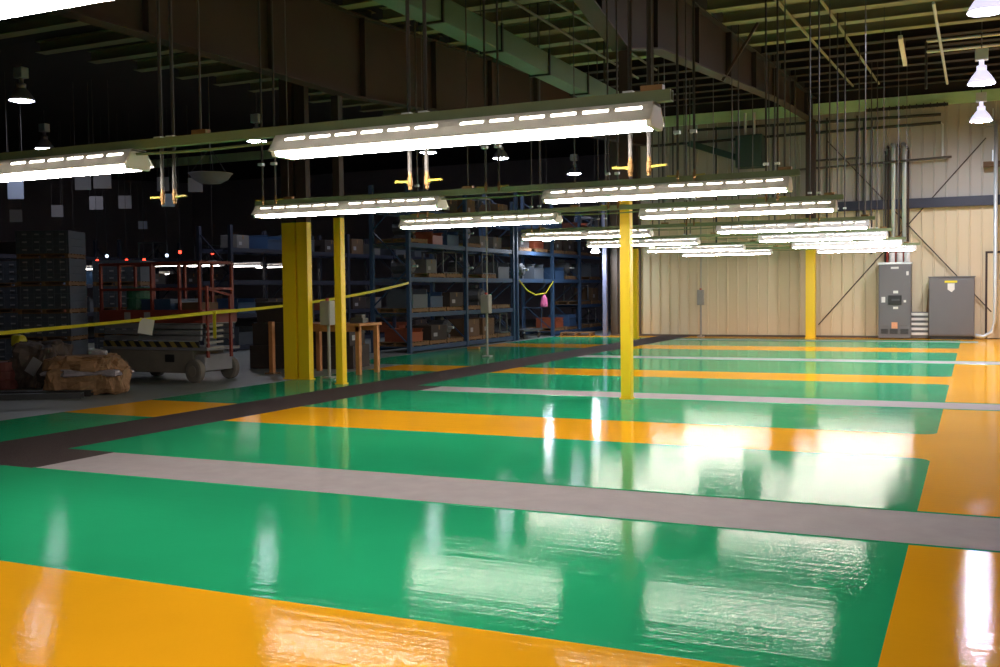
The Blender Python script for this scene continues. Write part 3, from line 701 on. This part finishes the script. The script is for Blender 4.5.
# ------------------------------------------------------------------ blue racks
def rack(x, ypost, levels, label, depth=1.1, top=4.4, skip=(), m=BLUE, ang=0.0):
    root = thing('pallet_rack', label, 'rack', (x, ypost[0], 0))
    for y in ypost:
        yy = y - ypost[0]
        for sx in (0, -depth):
            MB().span((sx - 0.05, yy - 0.05, 0.012), (sx + 0.05, yy + 0.05, top)).build('upright', m, root)
            MB().span((sx - 0.08, yy - 0.08, 0), (sx + 0.08, yy + 0.08, 0.012)).build('foot_plate', m, root)
        q = MB(); n = max(3, int(top / 0.9))
        for k in range(n):
            a, b_ = (0, -depth) if k % 2 == 0 else (-depth, 0)
            q.bar((a, yy, 0.2 + k * (top - 0.4) / n), (b_, yy, 0.2 + (k + 1) * (top - 0.4) / n), 0.03, 0.03)
        q.build('lacing', m, root)
    for bi in range(len(ypost) - 1):
        y0, y1 = ypost[bi] - ypost[0] + 0.05, ypost[bi + 1] - ypost[0] - 0.05
        for li, z in enumerate(levels):
            if (bi, li) in skip: continue
            for sx in (0, -depth): MB().span((sx - 0.025, y0, z - 0.12), (sx + 0.025, y1, z)).build('beam', m, root)
            q = MB(); nn = 6
            for k in range(nn + 1):
                yk = y0 + 0.05 + (y1 - y0 - 0.1) * k / nn; q.span((-depth + 0.03, yk - 0.03, z - 0.02), (-0.03, yk + 0.03, z))
            q.build('deck_slats', m, root)
    return root
LV = [0.16, 1.05, 1.98, 2.88, 3.78]
LVW = ['floor level', 'second level', 'third level', 'fourth level', 'top level']
P1 = [23.07, 26.35, 29.65]
rack(-13.3, P1, LV, 'blue pallet rack of two bays standing behind the floor to ceiling conduit')
P2 = [29.95, 33.0, 35.7, 38.4]
rack(-13.3, P2, LV, 'blue pallet rack farthest along the aisle, near end bay open', top=4.9, skip=((0, 0), (0, 1), (1, 1)))
kinds = list(protos.keys())
BAYW = {0: 'near bay', 1: 'far bay'}
def fill(posts, rackword, baywords, skip=(), x=-13.3, seed=1, nlev=5, slots=3):
    r = random.Random(seed)
    sw = ['near end', 'middle', 'far end']
    for bi in range(len(posts) - 1):
        y0, y1 = posts[bi] + 0.12, posts[bi + 1] - 0.12
        for li in range(nlev):
            if (bi, li) in skip: continue
            z = LV[li]
            for s in range(slots):
                y = y0 + (y1 - y0) * (s + 0.5) / slots
                k = kinds[(r.randrange(len(kinds)))]
                wd = '%s, %s, %s, %s' % (rackword, baywords[bi], LVW[li], sw[s])
                wide = (y1 - y0) / slots
                if li < 4 and (li in (0, 1) or r.random() < 0.6):
                    sc = min(1.0, (wide - 0.06) / 1.0)
                    o = pallet((x - 0.55, y, z), 'worn pallet on ' + wd, sc=(0.95, sc, 1)); zz = z + 0.12
                else: zz = z
                if r.random() < 0.9:
                    load(k, (x - 0.5 + r.uniform(-0.06, 0.1), y, zz), '%s on %s' % (k, wd), rz=r.choice((0, 0, 0.1, -0.08)), scale=[min(1.0, (wide - 0.1) / 0.9)] * 3)
fill(P1, 'rack by the conduit', ['near bay', 'far bay'], seed=3)
fill(P2, 'farthest rack', ['near bay', 'middle bay', 'end bay'], skip=((0, 0), (0, 1), (1, 1)), seed=5, slots=2)
# things in the open bay and in front of the racks
root = thing('hand_cart', 'dark flat hand cart with sloped ramp in the open rack bay', 'cart', (-13.7, 31.3, 0))
MB().box((0, 0, 0.28), (0.8, 1.6, 0.06)).build('deck', MGREY, root)
for sx in (-1, 1):
    for sy in (-1, 1):
        MB().tube([(sx * 0.34, sy * 0.6, 0.1), (sx * 0.30, sy * 0.6, 0.1)], 0.1, 14).build('wheel', BLACK, root)
        MB().bar((sx * 0.32, sy * 0.6, 0.1), (sx * 0.32, sy * 0.6, 0.25), 0.03, 0.06).build('caster_fork', GALV, root)
q = MB(); q.tube([(-0.35, 0.78, 0.3), (-0.35, 0.85, 1.0), (0.35, 0.85, 1.0), (0.35, 0.78, 0.3)], 0.02, 8); q.build('handle', BLUE, root)
b = MB(); b.lathe([(0.02, 0.42), (0.07, 0.36), (0.10, 0.3), (0.115, 0.2), (0.13, 0.1), (0.12, 0.02), (0.06, 0), (0, 0)], n=9)
tag(b.build('cloth_bag', PINK, loc=(-13.2, 32.0, 1.03)), 'pink bag hanging in the open bay of the far rack', 'bag')
b = MB(); b.tube([(-13.2, 32.0, 1.45), (-13.2, 32.0, 2.0)], 0.008, 6)
tag(b.build('cord', BLACK), 'cord holding up the pink bag in the far rack', 'cord')
b = MB(); b.tube([(-13.24, 30.02, 1.92 - 0.0), (-13.22, 30.6, 1.6), (-13.22, 31.3, 1.45), (-13.22, 32.2, 1.5), (-13.24, 32.94, 1.9)], 0.02, 6)
tag(b.build('yellow_hose', TAPE, smooth=True), 'yellow hose sagging across the open bay of the far rack', 'hose')
pallet((-12.6, 33.6, 0.0), 'pale pallet lying on floor before the farthest rack', rz=0.2)
b = MB(); b.box((0, 0, 0.03), (0.35, 0.12, 0.06)); tag(b.build('wood_offcut', WOOD, loc=(-12.6, 25.4, 0)), 'timber offcut on the floor before the near rack', 'offcut')

# ------------------------------------------------------------------ darker racks deeper left
def deep_rack(x, y0, n, label, top, seed, word):
    posts = [y0 + 2.9 * k for k in range(n + 1)]
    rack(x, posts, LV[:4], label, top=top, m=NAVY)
    r = random.Random(seed)
    for bi in range(n):
        for li in range(4):
            for s in range(2):
                if r.random() < 0.2 or (li == 2 and x > -20): continue
                k = kinds[r.randrange(len(kinds))]; y = posts[bi] + 0.8 + 1.3 * s
                load(k, (x - 0.5, y, LV[li]), '%s on %s, %s, %s along' % (k, word, LVW[li], ['first', 'second', 'third', 'fourth', 'fifth', 'sixth', 'seventh', 'eighth'][bi * 2 + s]), rz=r.uniform(-0.1, 0.1))
deep_rack(-18.6, 22.5, 4, 'dark rack in the shade behind the wide yellow column', 3.5, 11, 'shaded rack behind wide column')
deep_rack(-26.5, 20.5, 4, 'dark rack far back behind the scissor lift', 3.5, 12, 'shaded rack beyond scissor lift')
# back-lit rows of fixtures in the far left hall
fxd = None
for x, y, wd in ((-26.2, 24.75, 'leftmost of the distant row'), (-25.6, 25.6, 'second from left of the distant row'), (-21.85, 23.65, 'above the middle of the scissor lift'), (-20.95, 23.9, 'above the right of the scissor lift'), (-21.3, 24.6, 'tucked behind the one above the lift'), (-20.7, 25.8, 'left of the wide yellow column, nearer one'), (-20.95, 27.4, 'left of the wide yellow column, farther one'), (-31.0, 33.0, 'higher up beyond the slate trays')):
    lab = 'distant short lit fluorescent fixture ' + wd
    if fxd is None:
        fxd = dup(fx, (x, y, 2.47), lab, scale=(0.5, 1, 1))
        for c in fxd.children:
            if c.name.startswith('fluorescent_tube'):
                c.data = c.data.copy(); c.data.materials[0] = TUBEF
    else: dup(fxd, (x, y, 2.47), lab)
for k, (x, y, z, m, wd) in enumerate(((-24.6, 23.5, 2.62, REDL, 'leftmost red'), (-23.4, 23.5, 2.60, REDL, 'red, second from left'), (-22.7, 23.5, 2.60, REDL, 'red, above the left of the lift'), (-21.3, 23.5, 2.80, REDL, 'highest red'), (-20.0, 23.4, 2.74, REDL, 'rightmost red'), (-24.3, 23.6, 2.76, BLUL, 'pale blue, left'), (-21.9, 23.6, 2.72, BLUL, 'pale blue, middle'))):
    root = thing('indicator_lamp', 'small indicator lamp glowing over the scissor lift, ' + wd, 'lamp', (x, y, z))
    MB().lathe([(0, 0), (0.035, 0.01), (0.05, 0.05), (0.035, 0.09), (0, 0.1)], n=10).build('lens', m, root); MB().lathe([(0.03, 0.1), (0.03, 0.16), (0, 0.16)], n=8).build('cap', BLACK, root)
    MB().tube([(0, 0, 0.15), (0, 0, ZR(y) - z + 0.2)], 0.006, 5).build('wire', BLACK, root)

# ------------------------------------------------------------------ hanging sign cards
CARDS = [(-20.3, 17.0, 4.08, 0.36, 0.42, PAPERB, 'bright bluish card, nearest the left edge'), (-23.9, 20.0, 3.81, 0.34, 0.34, PAPERD, 'grey card under the bright bluish one'), (-26.8, 24.0, 4.33, 0.36, 0.38, PAPERD, 'dim card right of the bright bluish one'), (-20.3, 19.0, 4.45, 0.40, 0.40, PAPERD, 'left of the two adjoining pale cards under the left fixture'), (-19.65, 19.0, 4.45, 0.42, 0.40, PAPERD, 'right of the two adjoining pale cards under the left fixture'), (-25.1, 24.0, 4.51, 0.42, 0.42, PAPERD, 'dim card below the two adjoining ones'), (-23.9, 24.0, 4.48, 0.40, 0.40, PAPERD, 'pale card to the lower right of the two adjoining ones'), (-19.4, 21.0, 4.10, 0.34, 0.34, PAPERB, 'small bluish card under the left pair of drops'), (-22.35, 24.0, 4.95, 0.36, 0.42, PAPERD, 'dim card beside the left pair of drops'), (-21.1, 24.0, 4.86, 0.42, 0.42, PAPERD, 'dim card below the white bowl lamp'), (-29.0, 30.0, 4.28, 0.34, 0.30, PAPERB, 'smallest bluish card, farthest back'), (-26.6, 24.2, 3.37, 0.42, 0.18, PAPERB, 'small pale strip card above the slate trays')]
for x, y, z, w, h, m, wd in CARDS:
    root = thing('hanging_sign', 'hanging sign, ' + wd, 'sign', (x, y, z), rz=0.6 + rnd.uniform(-0.15, 0.15))
    MB().box((0, 0, 0), (w, 0.006, h)).build('card', m, root)
    for s in (-1, 1): MB().tube([(s * w * 0.45, 0, h / 2), (s * w * 0.45, 0, ZR(y) - z + 0.2)], 0.005, 5).build('string', ROD, root)
# bowl lamp
root = thing('bowl_lamp', 'unlit pale bowl shaped lamp hanging left of the wide column', 'lamp', (-17.1, 20.0, 4.3))
MB().lathe([(0, 0), (0.25, 0.03), (0.42, 0.12), (0.52, 0.26), (0.54, 0.27), (0.5, 0.24), (0.40, 0.14), (0.24, 0.06), (0, 0.03)], n=24).build('bowl', PAPERD, root, smooth=True)
for t in range(3): MB().tube([(0.5 * math.cos(t * 2.1), 0.5 * math.sin(t * 2.1), 0.25), (0, 0, 0.9)], 0.006, 5).build('chain', ROD, root)
MB().tube([(0, 0, 0.88), (0, 0, ZR(20) - 4.3 + 0.2)], 0.012, 6).build('stem', ROD, root)

# ------------------------------------------------------------------ scissor lift
root = thing('scissor_lift', 'folded scissor lift with red railed platform and grey scissor stack', 'scissor lift', (-13.80, 14.9, 0)); root.scale = (0.88, 1, 1)
q = MB(); q.span((-1.25, -0.42, 0.16), (1.05, 0.42, 0.58)); q.build('chassis', CHASS, root, bevel=0.02)
q = MB(); q.span((-1.4, -0.45, 0.58), (1.45, 0.45, 0.63)); q.build('deck_plate', LIFTG, root)
MB().span((-1.38, -0.462, 0.635), (1.25, -0.44, 0.74)).build('hazard_bar', HAZ, root)
MB().span((0.3, -0.432, 0.36), (0.55, -0.42, 0.50)).build('side_panel', BLACK, root, bevel=0.01)
for k in range(3):
    for s in (-1, 1):
        q = MB(); z = 0.76 + 0.105 * k
        q.span((-1.35, s * (0.44 - 0.012 * k) - 0.03, z), (1.30, s * (0.44 - 0.012 * k) + 0.03, z + 0.085)); q.build('scissor_arm', LIFTG, root, bevel=0.012)
for sx in (-0.9, 1.15):
    for sy in (-1, 1):
        wz = 0.21; x = sx
        w = MB(); w.tube([(x, sy * 0.40, wz), (x, sy * 0.42, wz), (x, sy * 0.53, wz), (x, sy * 0.55, wz)], [0.18, 0.21, 0.21, 0.18], 24); wo = w.build('wheel', RUBB, root)
        MB().tube([(x, sy * 0.55, wz), (x, sy * 0.565, wz)], 0.10, 16).build('hub', CHASS, wo)
q = MB(); q.span((1.05, -0.38, 0.2), (1.32, 0.38, 0.5)); q.build('axle_block', LIFTG, root, bevel=0.02)
MB().span((-1.45, -0.46, 1.06), (1.35, 0.46, 1.10)).build('platform', LIFTG, root)
for a, c in (((-1.45, -0.47, 1.08), (1.35, -0.45, 1.32)), ((-1.45, 0.45, 1.08), (1.35, 0.47, 1.32)), ((-1.47, -0.47, 1.08), (-1.45, 0.47, 1.32)), ((1.35, -0.47, 1.08), (1.37, 0.47, 1.32))):
    MB().span(a, c).build('toe_board', DKRED, root)
for x in (-1.43, -0.9, 0.0, 0.75, 1.28):
    for s in (-1, 1): MB().box((x, s * 0.44, 1.75), (0.05, 0.05, 0.9)).build('guard_post', DKRED, root)
for z in (1.70, 2.18):
    q = MB(); q.bar((-1.43, -0.44, z), (1.28, -0.44, z), 0.045, 0.045); q.bar((-1.43, 0.44, z), (1.28, 0.44, z), 0.045, 0.045); q.bar((-1.43, -0.44, z), (-1.43, 0.44, z), 0.045, 0.045); q.bar((1.28, -0.44, z), (1.28, 0.44, z), 0.045, 0.045); q.build('guard_rail', DKRED, root)
q = MB(); q.bar((1.38, -0.35, 0.45), (1.38, -0.35, 1.75), 0.05, 0.05); q.bar((1.55, 0.1, 0.45), (1.55, 0.1, 1.6), 0.05, 0.05); q.bar((1.38, -0.35, 1.7), (1.55, 0.1, 1.58), 0.04, 0.04); q.build('entry_frame', DKRED, root)
for k in range(5): MB().bar((1.36, -0.38, 0.62 + 0.1 * k), (1.54, -0.1, 0.64 + 0.1 * k), 0.03, 0.04).build('ladder_step', GBOX, root)
for x in (-0.75, -0.2): MB().span((x, -0.474, 1.14), (x + 0.17, -0.471, 1.28)).build('label', PAPERD, root)
d = make_drum(GRNP); d.location = (-14.55, 14.9, 1.1); d.scale = (0.8, 0.8, 0.75); tag(d, 'green drum standing on the scissor lift platform', 'drum')
o = load('blue parts bin', (-13.75, 14.9, 1.1), 'blue bin on the scissor lift platform', rz=PI / 2)
o = load('dark cardboard box', (-13.1, 14.9, 1.1), 'brown box at the right end of the scissor lift platform', scale=[0.7] * 3)

# ------------------------------------------------------------------ crushed bale, sack pile, bars
def lumpy(dx, dy, dz, amp, seed, n=14, sq=0.6):
    vs = []; fs = []; b = MB(); m = n
    def P(u, v):
        # superellipsoid
        a = u * 2 * PI; e = (v - 0.5) * PI
        sg = lambda c, p: math.copysign(abs(c) ** p, c)
        x = sg(math.cos(e), sq) * sg(math.cos(a), sq); y = sg(math.cos(e), sq) * sg(math.sin(a), sq); z = sg(math.sin(e), sq)
        p = Vector((x * dx / 2, y * dy / 2, z * dz / 2))
        k = noise.fractal(p * 4.0 + Vector((seed, 0, 0)), 1.0, 2.0, 4)
        return p * (1 + amp * k) + Vector((0, 0, dz / 2))
    N, M_ = n * 4, n
    for j in range(M_ + 1):
        for i in range(N): vs.append(P(i / N, j / M_))
    for j in range(M_):
        for i in range(N): fs.append((j * N + i, j * N + (i + 1) % N, (j + 1) * N + (i + 1) % N, (j + 1) * N + i))
    vs = [Vector((v.x, v.y, max(v.z, 0.0))) for v in vs]
    b.add(vs, fs); return b
root = thing('cardboard_bale', 'crushed brown cardboard bale wrapped in torn plastic on the concrete', 'bale', (-13.15, 12.3, 0), rz=0.55); root.scale = (0.9, 0.9, 0.9)
lumpy(1.35, 0.95, 0.50, 0.25, 3, n=16, sq=0.4).build('lower_cardboard', CARDC, root)
o = lumpy(1.38, 1.0, 0.13, 0.35, 9, n=12, sq=0.5).build('plastic_wrap', WRAP, root); o.location = (-0.02, 0, 0.33)
o = lumpy(1.25, 0.9, 0.28, 0.35, 5, n=14, sq=0.45).build('upper_cardboard', CARDC, root); o.location = (0, 0, 0.42)
o = lumpy(0.35, 0.25, 0.14, 0.4, 15, n=8).build('plastic_tuft', WRAP, root); o.location = (0.15, 0.1, 0.66)
root = thing('bagged_waste', 'crumpled dark brown sack of scrap left of the wrapped bale', 'sack', (-14.85, 12.85, 0), rz=0.2)
lumpy(1.0, 0.8, 0.78, 0.35, 21, n=14, sq=0.7).build('sack', mat('brown_sack', (0.11, 0.08, 0.065), 0.7, var=0.4, scale=8), root)
o = MB().box((0, 0, 0), (0.2, 0.01, 0.28), rot=Matrix.Rotation(0.5, 3, 'Y') @ Matrix.Rotation(-0.25, 3, 'X')).build('paper_scrap', PAPERD, root); o.location = (0.18, -0.43, 0.40)
d = make_drum(mat('faded_red_drum', (0.22, 0.06, 0.05), 0.6, var=0.2)); d.location = (-15.25, 12.45, 0); d.scale = (0.7, 0.7, 0.55); tag(d, 'short faded red drum at the left edge beside the sack', 'drum')
for k, (p, q_, h, m, wd) in enumerate((((-14.4, 11.05, 0.0), (-12.75, 12.0, 0.0), 0.10, BLACK, 'black, farther back'), ((-14.2, 10.75, 0.0), (-12.62, 11.68, 0.0), 0.09, MGREY, 'grey, nearer the green floor'))):
    b = MB(); c0 = Vector(p); c1 = Vector(q_)
    dd = (c1 - c0).normalized(); nn = Vector((-dd.y, dd.x, 0)) * 0.07
    for off in (-1, 1): b.bar(c0 + nn * off + Vector((0, 0, h / 2)), c1 + nn * off + Vector((0, 0, h / 2)), 0.015, h)
    b.bar(c0 + Vector((0, 0, h - 0.008)), c1 + Vector((0, 0, h - 0.008)), 0.14, 0.014)
    tag(b.build('steel_channel', m), 'long steel channel lying on the floor at left, ' + wd, 'steel bar')

# ------------------------------------------------------------------ slate tray stacks
def make_tray():
    root = thing('tray', 'x', 'tray')
    b = MB(); w, d, h = 1.15, 0.95, 0.165; t = 0.03
    b.span((-w / 2, -d / 2, 0), (w / 2, d / 2, t)); b.span((-w / 2, -d / 2, t), (w / 2, -d / 2 + t, h)); b.span((-w / 2, d / 2 - t, t), (w / 2, d / 2, h)); b.span((-w / 2, -d / 2 + t, t), (-w / 2 + t, d / 2 - t, h)); b.span((w / 2 - t, -d / 2 + t, t), (w / 2, d / 2 - t, h))
    for k in range(8): b.span((-w / 2 + 0.04 + k * 0.147, -d / 2 - 0.012, 0.02), (-w / 2 + 0.075 + k * 0.147, -d / 2, h))
    b.build('tub', TRAY, root)
    for k in range(4):
        g = MB(); g.span((-w / 2 + 0.14 + k * 0.27, -d / 2 - 0.016, 0.07), (-w / 2 + 0.24 + k * 0.27, -d / 2 - 0.001, 0.10))
        g.build('hand_slot', PAPERD, root)
    return root
tr = make_tray(); tfirst = True
def stack(x, y, layers, word, rz, per=3):
    global tfirst
    z = 0.0; c = 0
    for L in range(layers):
        lw = ['bottom', 'second', 'third', 'fourth', 'fifth', 'top'][L]
        pallet((x, y, z), 'wooden pallet, %s layer of %s' % (lw, word), rz=rz, sc=(1.05, 0.98, 0.85)); z += 0.103
        for k in range(per):
            lab = 'slate grey tray, %s of the %s load, %s' % (['bottom', 'middle', 'top'][k], lw, word)
            if tfirst: tfirst = False; tr.location = (x, y, z); tr.rotation_euler = (0, 0, rz); tag(tr, lab, 'tray')
            else: dup(tr, (x, y, z), lab, rz=rz)
            z += 0.168
stack(-18.75, 16.6, 5, 'tall tray stack left of the lift', 0.45)
stack(-21.1, 17.2, 4, 'tray stack at the left edge', 0.5)
stack(-18.6, 18.6, 4, 'tray stack half hidden behind the tall one', 0.4)
# dark cartons behind the lift and columns
for k, (x, y, z, s, wd) in enumerate(((-13.6, 18.1, 0, 1.25, 'lower left of the pile'), (-12.35, 18.4, 0, 1.2, 'lower right of the pile'), (-13.55, 18.1, 0.5, 1.2, 'upper left of the pile'), (-12.4, 18.4, 0.48, 1.1, 'upper right of the pile'), (-13.5, 18.1, 0.98, 1.1, 'topmost of the pile'))):
    load('squat brown carton', (x, y, z), 'dark brown carton behind the yellow columns, ' + wd, rz=0.2, scale=[s] * 3)

# ------------------------------------------------------------------ caution tape
root = thing('caution_tape', 'yellow caution tape strung across the left side to the blue rack', 'tape', (-12.13, 14.2, 1.28))
def ribbon(p, q, sag, w=0.06, n=24, tw=0.5):
    p, q = Vector(p), Vector(q); b = MB(); vs = []
    for i in range(n + 1):
        t = i / n; c = p.lerp(q, t) - Vector((0, 0, sag * 4 * t * (1 - t)))
        a = 0.25 + tw * math.sin(t * 5)
        d = Vector((0.5 * math.sin(a), -0.5 * math.sin(a), math.cos(a))).normalized() * w / 2
        vs += [c + d, c - d]
    b.add(vs, [(2 * i, 2 * i + 1, 2 * i + 3, 2 * i + 2) for i in range(n)]); return b
ribbon((0, 0, 0), (-2.34, -5.2, -0.36), 0.02).build('tape_run', TAPE, root, solid=0.002)
ribbon((0, 0, 0), (-1.10, 8.75, 0.55), 0.10).build('tape_run', TAPE, root, solid=0.002)
q = MB(); q.bar((0, 0, 0.02), (0.02, -0.02, -0.46), 0.07, 0.004); q.lathe([(0, 0.03), (0.035, 0), (0, -0.03)], n=8); q.build('knot_tail', TAPE, root)
b = MB(); b.box((0, 0, 0), (0.24, 0.004, 0.26), rz=0.5, rot=Matrix.Rotation(0.5, 3, 'Z') @ Matrix.Rotation(0.2, 3, 'Y'))
tag(b.build('paper_notice', PAPER, loc=(-12.60, 13.05, 1.07)), 'white paper notice hung on the caution tape in front of lift', 'notice')
b = lumpy(0.25, 0.2, 0.22, 0.3, 33, n=8); tag(b.build('yellow_bag', TAPE, loc=(-15.2, 12.7, 0.72)), 'small yellow bundle on the sack at the left edge', 'bundle')

# ------------------------------------------------------------------ light and view
w = bpy.data.worlds.new('world'); SC.world = w; w.use_nodes = True
w.node_tree.nodes['Background'].inputs['Color'].default_value = (0.02, 0.02, 0.025, 1)
w.node_tree.nodes['Background'].inputs['Strength'].default_value = 0.1
SC.view_settings.view_transform = 'Standard'; SC.view_settings.look = 'None'; SC.view_settings.gamma = 1
SC.view_settings.use_curve_mapping = False; SC.view_settings.exposure = 0.35
SC.cycles.use_denoising = True
SC.cycles.max_bounces = 8; SC.cycles.diffuse_bounces = 4; SC.cycles.glossy_bounces = 4; SC.cycles.sample_clamp_indirect = 6
